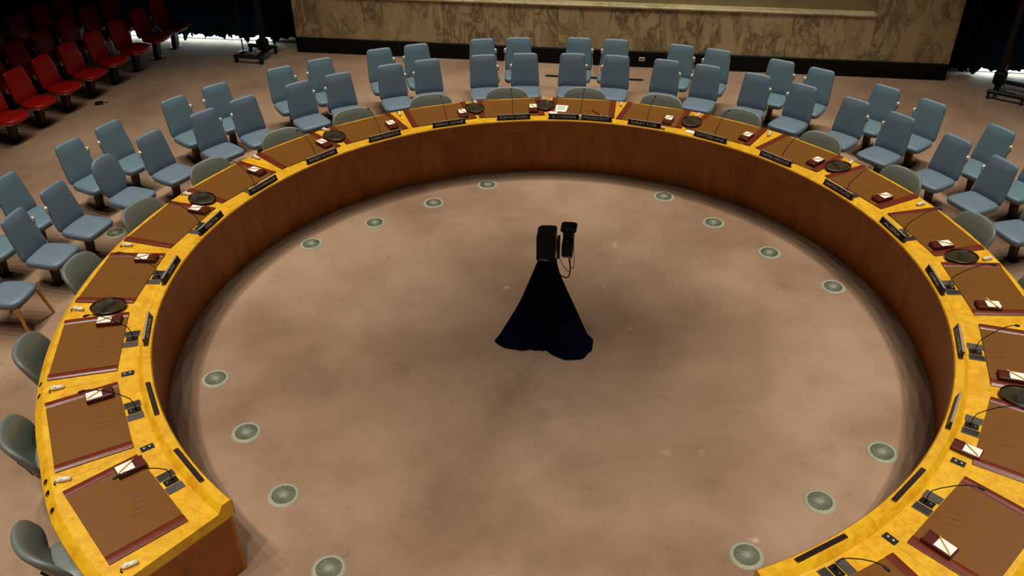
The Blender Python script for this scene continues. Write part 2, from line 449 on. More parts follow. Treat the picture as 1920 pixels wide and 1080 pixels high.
# ------------------------------------------------------------------ text meshes
def text_mesh(s, height, maxw):
    cu = bpy.data.curves.new('lettering', 'FONT'); cu.body = s; cu.size = 1.0; cu.align_x = 'CENTER'; cu.extrude = .01; cu.resolution_u = 2
    o = bpy.data.objects.new('lettering', cu); col.objects.link(o)
    me = bpy.data.meshes.new_from_object(o)
    bpy.data.objects.remove(o)
    xs = [v.co.x for v in me.vertices]; ys = [v.co.y for v in me.vertices]
    cx, cy = (max(xs) + min(xs)) / 2, (max(ys) + min(ys)) / 2
    sy = height / (max(ys) - min(ys)); sx = min(sy * 1.5, maxw / (max(xs) - min(xs)))
    for v in me.vertices: v.co = Vector(((v.co.x - cx) * sx, (v.co.y - cy) * sy, v.co.z * .08))
    return me

# ------------------------------------------------------------------ things on the table
# blotters
pad0 = thing('desk_blotter')
PW, PD = .98, .63
MB().box((0, 0, .006), (PW - .16, PD, .012), bev=.002).obj('leather_panel', MAT['leather'], pad0)
for s in (-1, 1):
    sb = MB()
    prof = [(-.048, 0), (-.048, .010), (-.040, .018), (-.020, .021), (.022, .020), (.036, .016), (.048, .008), (.048, 0)]
    v = [(s * (PW / 2 - .045) + x, y, z) for y in (-PD / 2, PD / 2) for x, z in prof]
    n = len(prof)
    f = [(k, (k + 1) % n, n + (k + 1) % n, n + k) for k in range(n)] + [tuple(range(n)), tuple(range(n, 2 * n))]
    sb.add(v, f).obj('end_strip', MAT['strip'], pad0, 40)
for i, a in enumerate(ST):
    o = pad0 if i == 0 else copy_tree(pad0)
    o.location = pol(a, 4.715, .77); o.rotation_euler.z = rz_of(a)
    tag(o, 'tan leather blotter with oxblood side strips, %s' % seat_of(i), 'blotter', 'desk blotters around the horseshoe table')

# microphone consoles
con0 = thing('microphone_console')
MB().box((.090, 0, .004), (.084, .145, .008), bev=.002).obj('speaker_grille', MAT['grille'], con0)
gl = MB()
for k in range(7): gl.box((.090 - .030 + k * .010, 0, .0088), (.004, .128, .0015))
tag(gl.obj('grille_bars', MAT['black'], con0), kind='stuff')
mbp = MB().box((0, -.005, .005), (.070, .115, .010), bev=.002).obj('mic_base', MAT['black'], con0)
MB().lathe([(.007, .010), (.007, .014), (.005, .016)], 10, (0, .025, 0)).obj('talk_button', MAT['chrome'], mbp, 40)
MB().lathe([(.012, .010), (.012, .022), (.008, .028)], 12, (0, -.02, 0)).obj('socket', MAT['black'], mbp, 40)
MB().box((-.090, 0, .004), (.084, .145, .008), bev=.002).obj('control_panel', MAT['grille'], con0)
stem = [(0, -.02, .02), (0, -.018, .09), (.0, .0, .145), (.004, .06, .20), (.008, .16, .265), (.010, .25, .305), (.012, .30, .318), (.012, .335, .318)]
MB().tube(stem, .0045, 7).obj('gooseneck', MAT['black'], con0, 60)
MB().tube([(.012, .33, .319), (.012, .342, .318), (.012, .37, .312), (.012, .392, .306), (.012, .398, .304)], [.006, .011, .013, .011, .005], 10).obj('mic_head', MAT['rubber'], con0, 60)
for i, a in enumerate(ST):
    o = con0 if i == 0 else copy_tree(con0)
    o.location = pol(a, 4.322, .77); o.rotation_euler.z = rz_of(a)
    tilt = {17: 22, 18: 14, 19: 24, 20: 20, 1: -12, 2: -8}.get(i, 0)
    for ch in o.children:
        if ch.name.split('.')[0] in ('gooseneck', 'mic_head'): ch.rotation_euler.z = R(tilt); ch.scale = (1, .85 if i > 16 else 1, 1)
    tag(o, 'gooseneck microphone with control plates, %s' % seat_of(i), 'microphone', 'microphone consoles around the horseshoe table')
# socket plates between the outer seats
sk0 = None
for a, lb in ((223.5, 'first and second seats from the left end'), (208.6, 'second and third seats from the left end'), (-30.6, 'second and third seats below CHINA'), (-46.0, 'third and fourth seats below CHINA')):
    if sk0 is None:
        sk0 = thing('socket_plate')
        MB().box((0, 0, .004), (.065, .115, .008), bev=.002).obj('plate', MAT['dark'], sk0)
        for y in (-.024, .024):
            MB().lathe([(.011, .008), (.011, .014), (.008, .016)], 12, (0, y, 0)).obj('connector', MAT['chrome'], sk0, 40)
        o = sk0
    else: o = copy_tree(sk0)
    o.location = pol(a, 4.33, .77); o.rotation_euler.z = rz_of(a)
    tag(o, 'black socket plate on the rim between ' + lb, 'socket plate', 'socket plates on the table')

# nameplates
def holder(a, name, L=.50):
    t = thing(name, pol(a, 4.145, .84), rz_of(a))
    MB().box((0, 0, .007), (L, .044, .014), bev=.004).obj('base_bar', MAT['holder'], t)
    return t
def nameplate(a, s, L=.46, off=0.0):
    t = holder(a, 'nameplate', L + .02)
    H = .060
    v = [(-L / 2, -.020, .014), (L / 2, -.020, .014), (L / 2, .014, .014), (-L / 2, .014, .014), (-L / 2, .000, .014 + H), (L / 2, .000, .014 + H), (L / 2, .018, .014 + H), (-L / 2, .018, .014 + H)]
    f = [(0, 3, 2, 1), (4, 5, 6, 7), (0, 1, 5, 4), (1, 2, 6, 5), (2, 3, 7, 6), (3, 0, 4, 7)]
    MB().add(v, f).obj('plate', MAT['plateface'], t)
    MB().box((0, .009, .014 + H + .002), (L - .02, .020, .004)).obj('top_strip', MAT['alu'], t)
    if s:
        me = text_mesh(s, .037, L - .06)
        o = mk('lettering', me, MAT['letters'], t)
        o.location = (off, -.0118, .014 + H * .47); o.rotation_euler = (R(90 - 18.4), 0, 0)
    return t
for i, a in enumerate(ST):
    if i == 10:
        for aa, s in ((93.2, 'SLOVENIA'), (86.6, 'PRESIDENT')):
            tag(nameplate(aa, s, .44), 'black nameplate reading %s in white on the inner rim' % s, 'nameplate', 'nameplates on the table rim')
    elif i in NAMES:
        L = .48
        t = nameplate(a, NAMES[i], L)
        lab = {2: 'black nameplate GUYANA on the left rim, third seat from the left end', 3: 'black nameplate JAPAN on the left rim, fourth seat from the left end',
               17: 'black nameplate ECUADOR on the right rim below CHINA'}.get(i, 'black nameplate reading %s in white on the inner rim' % NAMES[i])
        tag(t, lab, 'nameplate', 'nameplates on the table rim')
    elif i == 18:
        tag(nameplate(a, None, .46), 'blank nameplate with pale top edge on the right rim, second below CHINA', 'nameplate', 'nameplates on the table rim')
    else:
        t = holder(a, 'nameplate_holder', .50)
        MB().box((0, 0, .018), (.46, .024, .010), bev=.002).obj('slot_insert', MAT['plateface'], t)
        tag(t, 'empty dark nameplate holder bar on the rim, ' + seat_of(i), 'nameplate holder', 'empty nameplate holders')

# note boxes with paper and pencils
caddy0 = None; note0 = None; pen0 = None
CAD = {0: (225.9, 4.52), 1: (212.1, 4.58), 2: (197.1, 4.58), 3: (182.2, 4.57), 4: (167.9, 4.55), 5: (153.8, 4.60), 6: (139.8, 4.59), 7: (126.3, 4.58), 8: (112.6, 4.57), 9: (99.2, 4.60),
       11: (73.6, 4.55), 12: (58.9, 4.60), 13: (45.2, 4.60), 14: (30.9, 4.59), 15: (16.4, 4.58), 16: (1.6, 4.59), 17: (-13.0, 4.60), 18: (-28.3, 4.345), 19: (-43.3, 4.60)}
for i, (a, r) in CAD.items():
    if caddy0 is None:
        caddy0 = thing('note_box')
        MB().box((0, 0, .004), (.115, .215, .008)).obj('tray_floor', MAT['mahog'], caddy0)
        w_ = MB()
        w_.box((-.0535, .0, .02), (.008, .215, .04), bev=.002); w_.box((.0535, .0, .02), (.008, .215, .04), bev=.002)
        w_.obj('side_wall', MAT['mahog'], caddy0)
        MB().box((0, .1035, .018), (.115, .008, .036), bev=.002).obj('end_wall', MAT['mahog'], caddy0)
        MB().box((0, -.062, .022), (.099, .085, .034), bev=.006).obj('pencil_block', MAT['mahog'], caddy0)
        note0 = MB().box((0, 0, .017), (.096, .122, .034)).obj('note_paper', MAT['white'])
        pen0 = thing('pencil')
        MB().tube([(0, -.085, .0055), (0, .075, .0055)], .0055, 6).obj('shaft', MAT['pencil'], pen0)
        MB().tube([(0, .075, .0055), (0, .093, .0055)], [.0055, .0008], 6).obj('point', MAT['cream'], pen0)
        MB().tube([(0, -.085, .0055), (0, -.095, .0055)], .0058, 6).obj('ferrule', MAT['chrome'], pen0)
        o, nt_ = caddy0, note0
    else:
        o, nt_ = copy_tree(caddy0), note0.copy(); 
        if nt_.name not in col.objects: col.objects.link(nt_)
    z = .79 if r > 4.4 else .7705
    rot = rz_of(a + (2.5 if i != 18 else -4) + random.uniform(-3, 3))
    o.location = pol(a, r, z); o.rotation_euler.z = rot
    o.scale = (1.12, 1.12, 1.0); tag(o, 'dark red wooden note box, %s' % seat_of(i), 'note box', 'note boxes on the blotters')
    Mr = Matrix.Translation(o.location) @ Matrix.Rotation(rot, 4, 'Z')
    nt_.location = Mr @ Vector((0, .043, .009)); nt_.rotation_euler.z = rot; nt_.scale = (1.12, 1.12, 1.0)
    tag(nt_, 'white note paper stack in the red box, %s' % seat_of(i), 'note paper', 'note paper stacks in the boxes')
    pens = {16: [(-.018, -65), (.016, -65)]}.get(i, [(0, 28 if a > 90 else -35)])
    for k, (dx, ra) in enumerate(pens):
        pn = pen0 if not pen0.get('used') else copy_tree(pen0)
        pen0['used'] = 1
        pn.location = Mr @ Vector((dx, .035 + .01 * k, .0435)); pn.rotation_euler = (0, 0, rot + R(ra))
        lb = 'yellow pencil across the white note paper, ' + seat_of(i)
        if len(pens) > 1: lb = ('left' if k == 0 else 'right') + ' of two parallel pencils on the note paper, ' + seat_of(i)
        tag(pn, lb, 'pencil', 'pencils on the note paper')
for o in list(bpy.data.objects):
    if 'used' in o.keys(): del o['used']

# oval trays and tumblers
TR = {(2, 3): (193.7, 4.66), (4, 5): (164.7, 4.71), (6, 7): (136.8, 4.72), (8, 9): (110.0, 4.74), (9, 10): (97.0, 4.74), (11, 12): (69.6, 4.66), (13, 14): (42.0, 4.74), (15, 16): (13.3, 4.69), (18, 17): (-16.2, 4.67)}
tray0 = None
def brief(i): return {2: 'third seat from left', 3: 'fourth seat from left', 10: 'SLOVENIA', 17: 'first seat below CHINA', 18: 'second seat below CHINA'}.get(i, NAMES.get(i, ''))
for (i, j), (a, r) in TR.items():
    if tray0 is None:
        tray0 = thing('oval_tray')
        MB().lathe([(.150, 0), (.172, .004), (.172, .008), (.150, .006)], 40, sx=.80, sy=1.0).obj('tray_bottom', MAT['tray'], tray0, 40)
        MB().lathe([(.166, .004), (.180, .006), (.183, .022), (.178, .024), (.170, .010)], 40, sx=.80, sy=1.0, ring=True).obj('tray_rim', MAT['trayrim'], tray0, 40)
        gls0 = MB().lathe([(.028, 0), (.038, .105), (.0362, .105), (.0265, .006)], 20).obj('tumbler', MAT['glass'], None, 40)
        o = tray0; g = [gls0, gls0.copy()]; col.objects.link(g[1])
    else:
        o = copy_tree(tray0); g = [gls0.copy(), gls0.copy()]
        for q in g: col.objects.link(q)
    o.location = pol(a, r, .792); o.rotation_euler.z = rz_of(a + random.uniform(-12, 12))
    tag(o, 'dark oval drinks tray between %s and %s' % (brief(i), brief(j)), 'tray', 'oval drinks trays')
    for k, q in enumerate(g):
        q.location = pol(a + (.55 if k else -.55), r + (.05 if k else -.01), .7985)
        tag(q, '%s glass tumbler on the tray between %s and %s' % (('outer', 'inner')[1 - k], brief(i), brief(j)), 'glass', 'tumblers on the drinks trays')

# white earpieces
EAR = [(193.6, 4.97, 'beside the tray between third and fourth seats from left'), (208.6, 4.95, 'between the second and third seats from the left end'), (223.3, 5.01, 'between the first and second seats from the left end'),
       (178.9, 4.95, 'between the JAPAN and MALTA blotters'), (164.2, 4.98, 'behind the tray left of MOZAMBIQUE'), (150.2, 4.96, 'between MOZAMBIQUE and REPUBLIC OF KOREA'), (136.6, 5.02, 'behind the tray left of RUSSIAN FEDERATION'),
       (123.2, 4.95, 'between RUSSIAN FEDERATION and SIERRA LEONE'), (109.4, 4.98, 'behind the tray right of SIERRA LEONE'), (97.2, 5.02, 'behind the tray left of SLOVENIA'), (83.4, 4.95, 'between PRESIDENT and DIRECTOR'),
       (69.6, 4.96, 'behind the tray left of SWITZERLAND'), (56.6, 4.93, 'between SWITZERLAND and UNITED KINGDOM'), (42.0, 5.00, 'behind the tray left of UNITED STATES'), (27.6, 4.95, 'between UNITED STATES and ALGERIA'), (12.8, 4.97, 'behind the tray left of CHINA'),
       (237.3, 4.95, 'at the very end of the table, bottom left')]
ear0 = None
for a, r, lb in EAR:
    if ear0 is None:
        ear0 = thing('earpiece')
        MB().tube([(-.052, 0, .013), (-.046, 0, .013), (-.02, 0, .014), (.02, 0, .014), (.046, 0, .013), (.052, 0, .013)], [.006, .013, .0145, .0145, .013, .006], 10).obj('body', MAT['cream'], ear0, 60)
        MB().lathe([(.013, .020), (.013, .030), (.009, .032)], 12, (.018, 0, 0)).obj('ear_bud', MAT['cream'], ear0, 40)
        MB().tube([(.05, 0, .012), (.062, .008, .008), (.064, .018, .006), (.052, .026, .006)], .004, 6).obj('ear_hook', MAT['black'], ear0, 60)
        o = ear0
    else: o = copy_tree(ear0)
    o.location = pol(a, r, .7705); o.rotation_euler.z = rz_of(a + 90 + random.uniform(-20, 20)); o.scale = (1.15, 1.45, 1.4)
    tag(o, 'white earpiece ' + lb, 'earpiece', 'white earpieces along the outer table edge')

# president's desk and a few papers
t = thing('paper_sheet', pol(94.0, 4.66, .783), rz_of(94 - 8))
MB().box((0, 0, .001), (.19, .24, .002)).obj('sheet', MAT['white'], t); MB().box((0, .01, .0024), (.12, .15, .0008)).obj('printed_block', MAT['print'], t)
tag(t, 'white sheet with a pale green block behind SLOVENIA nameplate', 'paper')
t = MB().box((0, 0, .006), (.12, .09, .012), bev=.002).obj('note_card', MAT['white']); t.location = pol(95.4, 4.47, .783); t.rotation_euler.z = rz_of(90)
tag(t, 'small white card beside the printed sheet behind SLOVENIA', 'card')
t = thing('gavel', pol(87.0, 4.53, .783), rz_of(90 - 52))
MB().tube([(-.14, 0, .012), (.02, 0, .012), (.12, 0, .012)], [.010, .009, .012], 10).obj('handle', MAT['gavel'], t, 60)
MB().tube([(.12, -.035, .018), (.12, -.02, .018), (.12, .02, .018), (.12, .035, .018)], [.014, .018, .018, .014], 12).obj('head', MAT['gavel'], t, 60)
tag(t, 'brown wooden gavel lying behind PRESIDENT nameplate', 'gavel')
t = MB().lathe([(.022, 0), (.024, .05), (.020, .07), (.008, .08)], 14).obj('white_stand', MAT['cream'], None, 50); t.location = pol(89.9, 4.145, .84)
tag(t, 'small white stand between SLOVENIA and PRESIDENT nameplates', 'stand')
t = MB().box((0, 0, .004), (.17, .13, .008), bev=.001).obj('note_sheet', MAT['white']); t.location = pol(68.3, 4.41, .7705); t.rotation_euler.z = rz_of(75)
tag(t, 'white note sheets in front of the tray left of SWITZERLAND', 'paper')
t = copy_tree(pen0); t.location = pol(66.6, 4.36, .7705); t.rotation_euler.z = rz_of(100)
tag(t, 'pencil beside the note sheets left of SWITZERLAND', 'pencil', 'pencils on the note paper')
t = MB().box((0, 0, .02), (.05, .03, .04), bev=.004).obj('card_clip', MAT['cream']); t.location = pol(73.0, 4.145, .84); t.rotation_euler.z = rz_of(73)
tag(t, 'small white clip on the rim right of DIRECTOR nameplate', 'clip')

# ------------------------------------------------------------------ chairs
def Mx(loc, rx=0, ry=0, rz=0):
    return Matrix.Translation(loc) @ Matrix.Rotation(rz, 4, 'Z') @ Matrix.Rotation(ry, 4, 'Y') @ Matrix.Rotation(rx, 4, 'X')
def build_chair(name, vin, rounded=False, row='A'):
    """origin on the floor under the seat; faces local -Y"""
    t = thing(name)
    cushion(.525, .485, .50, .092, 5.2, .014, Mx((0, -.265, .413))).obj('seat', vin, t, 60)
    bw0, bw1, bh = (.47, .45, .57) if rounded else (.495, .42, .57)
    cushion(bw0, bw1, bh, .062, 3.0 if rounded else 9.0, .008, Mx((0, .218, .425), R(90 - 15)), bow=.016, n=40).obj('backrest', vin, t, 60)
    MB().box((0, .290, .56), (.20, .012, .22), Matrix.Rotation(R(-15), 3, 'X'), bev=.004).obj('back_plate', MAT['bronze'], t)
    p = MB()
    v = [(-.04, .01, 0), (.04, .01, 0), (.04, .075, 0), (-.04, .075, 0), (-.052, -.02, .37), (.052, -.02, .37), (.052, .055, .37), (-.052, .055, .37)]
    p.add(v, [(0, 3, 2, 1), (4, 5, 6, 7), (0, 1, 5, 4), (1, 2, 6, 5), (2, 3, 7, 6), (3, 0, 4, 7)]).obj('pedestal', MAT['bronze'], t)
    MB().box((0, .045, .005), (.15, .13, .010), bev=.003).obj('floor_plate', MAT['dark'], t)
    MB().box((0, -.02, .362), (.22, .20, .02), bev=.004).obj('seat_bracket', MAT['dark'], t)
    return t
def armpost(side):
    mb = MB()
    mb.tube([(side * .222, .305, .715), (side * .238, .285, .725), (side * .240, .285, .790), (side * .220, .315, .80)], [.012, .021, .021, .012], 8)
    mb.tube([(side * .240, .285, .72), (side * .254, .25, .56), (side * .256, .20, .40), (side * .20, .10, .365)], .004, 6)
    return mb
PROTO = {}
def get_chair(kind, side):
    key = (kind, side)
    if key not in PROTO:
        base = {'A': ('delegate_chair', MAT['vinylA'], False), 'B': ('aide_chair', MAT['vinylB'], False), 'R': ('round_back_chair', MAT['vinylA'], True)}[kind]
        t = build_chair(*base)
        if side: armpost(side).obj('armrest_post', MAT['cream'], t, 60)
        PROTO[key] = t
        return t
    return copy_tree(PROTO[key])
def place(kind, a, r, side, label, cat, group, turn=0):
    o = get_chair(kind, side); o.location = pol(a, r); o.rotation_euler.z = rz_of(a) + R(turn)
    return tag(o, label, cat, group)
ROWA = {4: (177.4, 171.0), 5: (163.2, 156.0), 6: (148.0, 142.0), 7: (133.7, 127.9), 8: (120.0, 114.6), 9: (106.2, 100.0), 10: (92.7, 86.4), 11: (79.0, 73.0), 12: (65.6, 59.1), 13: (51.5, 45.0), 14: (36.9, 30.2), 15: (22.9, None)}
ROWB = {4: (177.0, 170.9), 5: (162.2, 156.7), 6: (147.8, 142.4), 7: (133.6, 128.1), 8: (119.9, 114.7), 9: (105.6, 100.6), 10: (92.3, 87.1), 11: (78.2, 73.2), 12: (64.6, 59.4), 13: (50.9, 45.0), 14: (36.3, 30.3)}
for i, prs in ROWA.items():
    for k, a in enumerate(prs):
        if a is None: continue
        kind = 'R' if (i == 5 and k == 0) else 'A'
        side = (1 if k == 0 else -1) if kind == 'A' else 0
        if i == 15:
            lb = 'slate blue swivel chair at the right edge behind ALGERIA seat, only its seat in view'
        elif kind == 'R':
            lb = 'round-topped slate blue chair in the front row behind MOZAMBIQUE seat'
        else:
            lb = 'slate blue high-back chair, %s of the front-row pair behind the %s' % (('left', 'right')[k], seat_of(i))
        place(kind, a, 6.15, side, lb, 'chair', 'blue chairs of the front row', random.uniform(-3, 3))
for i, prs in ROWB.items():
    for k, a in enumerate(prs):
        place('B', a, 6.93, (1 if k == 0 else -1), 'teal blue back-row chair, %s of the rear pair behind the %s' % (('left', 'right')[k], seat_of(i)), 'chair', 'teal chairs of the back row', random.uniform(-3, 3))
# armchairs at the table
tc0 = None
for i, a in enumerate(ST):
    if i in (17, 18, 19, 20): continue
    da = {0: -1.2, 1: -1.8, 2: -.7, 3: -2.2, 4: -2.0, 5: -1.4, 6: -.8}.get(i, 0.2)
    if tc0 is None:
        tc0 = thing('table_chair')
        cushion(.52, .50, .46, .085, 3.4, .014, Mx((0, -.26, .405))).obj('seat', MAT['vinylC'], tc0, 60)
        cushion(.72, .64, .45, .065, 3.0, .010, Mx((0, .175, .415), R(90 - 22)), bow=.13, n=48).obj('backrest', MAT['vinylC'], tc0, 60)
        MB().tube([(0, -.02, .02), (0, -.02, .36)], [.035, .03], 12).obj('column', MAT['bronze'], tc0, 60)
        MB().lathe([(.22, 0), (.22, .012), (.06, .03), (.035, .04)], 24, (0, -.02, 0)).obj('foot', MAT['dark'], tc0, 40)
        MB().box((0, -.02, .355), (.24, .22, .018), bev=.004).obj('seat_bracket', MAT['dark'], tc0)
        for s in (-1, 1):
            MB().tube([(s * .10, .06, .355), (s * .10, .20, .37), (s * .10, .235, .48), (s * .10, .27, .56)], .012, 8).obj('back_support', MAT['dark'], tc0, 60)
        o = tc0
    else: o = copy_tree(tc0)
    rr = 5.16 if i == 0 else 5.08
    o.location = pol(a + da, rr); o.rotation_euler.z = rz_of(a + da) + R(random.uniform(-4, 4))
    tag(o, 'grey green chair pushed under the table, %s' % seat_of(i), 'chair', 'grey green chairs pushed in at the table')
# wooden-legged chair at the left edge
t = thing('wooden_leg_chair', pol(185.2, 6.18), rz_of(182))
cushion(.50, .47, .48, .09, 3.6, .014, Mx((0, -.25, .415))).obj('seat', MAT['vinylA'], t, 60)
cushion(.45, .40, .50, .07, 5.0, .008, Mx((0, .215, .43), R(72)), bow=.016).obj('backrest', MAT['vinylA'], t, 60)
for x, y in ((-.2, -.2), (.2, -.2), (-.2, .2), (.2, .2)):
    MB().tube([(x * 1.0, y, .37), (x * 1.25, y * 1.35, .0)], [.024, .015], 10).obj('leg', MAT['yellowleg'], t, 60)
MB().box((0, 0, .365), (.42, .42, .025), bev=.006).obj('seat_rail', MAT['yellowleg'], t)
tag(t, 'blue padded chair on splayed blond wooden legs at the left edge', 'chair')

# red gallery chairs
def red_chair():
    t = thing('red_chair')
    cushion(.54, .50, .47, .085, 3.0, .016, Mx((0, -.26, .415))).obj('seat', MAT['red'], t, 60)
    for s in (-1, 1): MB().tube([(s * .272, -.08, .415), (s * .262, -.2, .415), (s * .22, -.258, .415)], .008, 6).obj('seat_trim', MAT['chrome'], t, 60)
    cushion(.48, .42, .54, .07, 8.0, .010, Mx((0, .21, .425), R(78)), bow=.016, n=40).obj('backrest', MAT['red'], t, 60)
    for s in (-1, 1): MB().tube([(s * .255, .265, .63), (s * .258, .275, .66), (s * .255, .29, .72)], [.008, .016, .008], 8).obj('back_bracket', MAT['chrome'], t, 60)
    MB().box((0, .288, .56), (.30, .012, .26), Matrix.Rotation(R(-12), 3, 'X'), bev=.004).obj('back_shell', MAT['black'], t)
    MB().add([(-.05, .0, 0), (.05, .0, 0), (.05, .10, 0), (-.05, .10, 0), (-.07, -.05, .37), (.07, -.05, .37), (.07, .06, .37), (-.07, .06, .37)],
             [(0, 3, 2, 1), (4, 5, 6, 7), (0, 1, 5, 4), (1, 2, 6, 5), (2, 3, 7, 6), (3, 0, 4, 7)]).obj('pedestal', MAT['bronze'], t)
    MB().box((0, .05, .005), (.22, .18, .010), bev=.003).obj('floor_plate', MAT['dark'], t)
    return t
red0 = None
YS = [4.02 + .632 * k + .003 * k * k for k in range(7)] + [8.53]
ordn = ['first', 'second', 'third', 'fourth', 'fifth', 'sixth', 'seventh', 'eighth']
for rw in range(3):
    ys = [y for k, y in enumerate(YS) if k >= (0, 2, 3)[rw]]
    for k, y in enumerate(ys):
        if red0 is None: red0 = red_chair(); o = red0
        else: o = copy_tree(red0)
        o.location = (-9.16 + .14 * (y - 4.02) - 1.03 * rw, y, 0); o.rotation_euler.z = R(82 + random.uniform(-2, 2))
        tag(o, 'red gallery chair, %s from the near end of the %s row' % (ordn[k], ('front', 'middle', 'rear')[rw]), 'chair', 'red gallery chairs')

# ------------------------------------------------------------------ round floor grilles
V_L = [(246.8, 3.72), (231.4, 3.43), (214.6, 3.41), (199.0, 3.66), (154.4, 3.70), (139.7, 3.47), (124.1, 3.49), (110.0, 3.76)]
V_R = [(69.7, 3.74), (55.3, 3.47), (39.2, 3.44), (23.7, 3.68), (-21.5, 3.69), (-37.0, 3.45), (-53.6, 3.46)]
v0 = None
def vent(a, r, label, group='round floor grilles inside the horseshoe'):
    global v0
    if v0 is None:
        v0 = thing('floor_grille')
        MB().lathe([(.112, .002), (.112, .011), (.120, .014), (.140, .010), (.150, .001)], 36, ring=True).obj('outer_ring', MAT['ventring'], v0, 40)
        MB().lathe([(.113, .001), (.113, .003)], 36).obj('dark_well', MAT['ventdark'], v0)
        fn = MB()
        for k in range(28):
            a_ = 2 * PI * k / 28
            fn.box((.066 * math.cos(a_), .066 * math.sin(a_), .0075), (.092, .0055, .009), Matrix.Rotation(a_, 3, 'Z'))
        tag(fn.obj('radial_fins', MAT['ventfin'], v0), kind='stuff')
        MB().lathe([(.026, .003), (.024, .013), (.010, .016)], 16).obj('hub', MAT['ventfin'], v0, 40)
        o = v0
    else: o = copy_tree(v0)
    o.location = pol(a, r); o.rotation_euler.z = R(a)
    tag(o, label, 'floor grille', group)
for k, (a, r) in enumerate(V_L): vent(a, r, 'round grey green floor grille in the left half, %s counting from the bottom' % ordn[k])
for k, (a, r) in enumerate(V_R): vent(a, r, 'round grey green floor grille in the right half, %s counting from the top' % ordn[k])
vent(166.0, 6.28, 'round floor grille under the blue chairs behind MALTA seat', 'floor grilles behind the table')
vent(181.5, 6.55, 'round floor grille by the blond wooden chair legs at the left edge', 'floor grilles behind the table')
# long slot grille and floor boxes
t = thing('slot_grille', (-.02, 7.90, 0))
MB().box((0, 0, .003), (1.86, .13, .006), bev=.001).obj('frame', MAT['alu'], t); MB().box((0, 0, .007), (1.80, .09, .003)).obj('dark_slot', MAT['black'], t)
sl = MB()
for k in range(36): sl.box((-.875 + k * .05, 0, .010), (.006, .09, .004))
tag(sl.obj('cross_bars', MAT['dark'], t), kind='stuff')
tag(t, 'long dark slot grille in the carpet behind the centre rear chairs', 'floor grille')
t = thing('floor_box', (-8.62, 5.62, 0), .4)
MB().box((0, 0, .02), (.14, .10, .04), bev=.01).obj('body', MAT['black'], t); MB().tube([(.06, 0, .02), (.12, .03, .012), (.15, .0, .01)], .006, 6).obj('cable', MAT['black'], t, 60)
tag(t, 'small black cable box on the carpet in front of the red chairs', 'cable box')
t = thing('wall_socket', (.83, YW - .042, .16))
MB().box((0, 0, 0), (.11, .012, .075), bev=.004).obj('cover', MAT['cream'], t)
MB().box((-.02, -.007, 0), (.03, .004, .04)).obj('outlet', MAT['grille'], t); MB().box((.025, -.007, 0), (.03, .004, .04)).obj('outlet', MAT['grille'], t)
tag(t, 'white wall socket on the black baseboard of the marble wall', 'socket')

# ------------------------------------------------------------------ robotic camera on a cloth-draped tripod
tp = thing('draped_tripod', (0, 0, 0))
LEG = (196, -22, 84)
def base_r(th):
    b = .20
    for l, amp, wd in zip(LEG, (.34, .33, .26), (34, 40, 40)):
        d = (th - l + 180) % 360 - 180
        b += amp * math.exp(-(d / wd) ** 2)
    d = (th - 12 + 180) % 360 - 180; b += .10 * math.exp(-(d / 14) ** 2)
    d = (th + 52 + 180) % 360 - 180; b += .07 * math.exp(-(d / 14) ** 2)
    return b
nth, nz = 120, 24; v = []; f = []
for k in range(nz + 1):
    t_ = k / nz
    for i in range(nth):
        th = 360 * i / nth
        B = base_r(th)
        d0 = (th - 5 + 180) % 360 - 180
        ex = 1.0 + .45 * math.exp(-(d0 / 45) ** 2)
        rr = .10 + (B - .10) * (t_ ** ex)
        rr += .022 * math.sin(PI * t_) ** 2 * math.sin(R(th) * 3 + 1.2) + .016 * t_ * max(0, math.sin(R(th) * 7 + 3 * t_))
        rr += .012 * t_ * math.sin(R(th) * 11 + 2 * t_) + .008 * t_ * math.sin(R(th) * 19 + 1)
        if t_ > .93: rr += .02 * (t_ - .93) / .07
        z = 1.06 * (1 - t_) + .004 + (.02 * max(0, math.sin(R(th) * 5 + .6)) if t_ > .97 else 0)
        v.append((rr * math.cos(R(th)), rr * math.sin(R(th)), z))
for k in range(nz):
    for i in range(nth):
        j = (i + 1) % nth; f.append((k * nth + i, (k + 1) * nth + i, (k + 1) * nth + j, k * nth + j))
f.append(tuple(range(nth)))
MB().add(v, f).obj('cloth', MAT['navy'], tp, 180)
for l in LEG:
    MB().tube([pol(l, .03, 1.0), pol(l, .40, .03)], .022, 8).obj('leg', MAT['dark'], tp, 60)
tag(tp, 'tripod draped in a dark navy cloth, in the middle of the round carpet', 'tripod')
rc = thing('robotic_camera', (0, 0, 1.064))
MB().lathe([(.075, 0), (.075, .03), (.055, .045)], 24).obj('pan_base', MAT['black'], rc, 40)
hs = [(-.11, -.10), (.075, -.10), (.085, -.085), (.085, .13), (.02, .14), (-.085, .125), (-.115, .09)]
hb = MB(); n = len(hs)
vv = [(x * .96, y * .96, .045) for x, y in hs] + [(x, y, .06) for x, y in hs] + [(x, y, .335) for x, y in hs] + [(x * .93, y * .93, .355) for x, y in hs]
ff = []
for k in range(3):
    for i in range(n): j = (i + 1) % n; ff.append((k * n + i, k * n + j, (k + 1) * n + j, (k + 1) * n + i))
ff += [tuple(range(n - 1, -1, -1)), tuple(range(3 * n, 4 * n))]
hb.add(vv, ff).obj('drive_housing', MAT['black'], rc)
kb = MB()
for x in (-.07, -.045, -.02, .005): kb.tube([(x, -.10, .075), (x, -.125, .07)], .008, 8)
tag(kb.obj('rear_connectors', MAT['chrome'], rc, 60), kind='stuff')
MB().box((.115, .0, .17), (.03, .10, .25), bev=.008).obj('tilt_yoke', MAT['dark'], rc)
cb = MB().box((.215, -.02, .20), (.115, .22, .16), bev=.012).obj('camera_body', MAT['black'], rc)
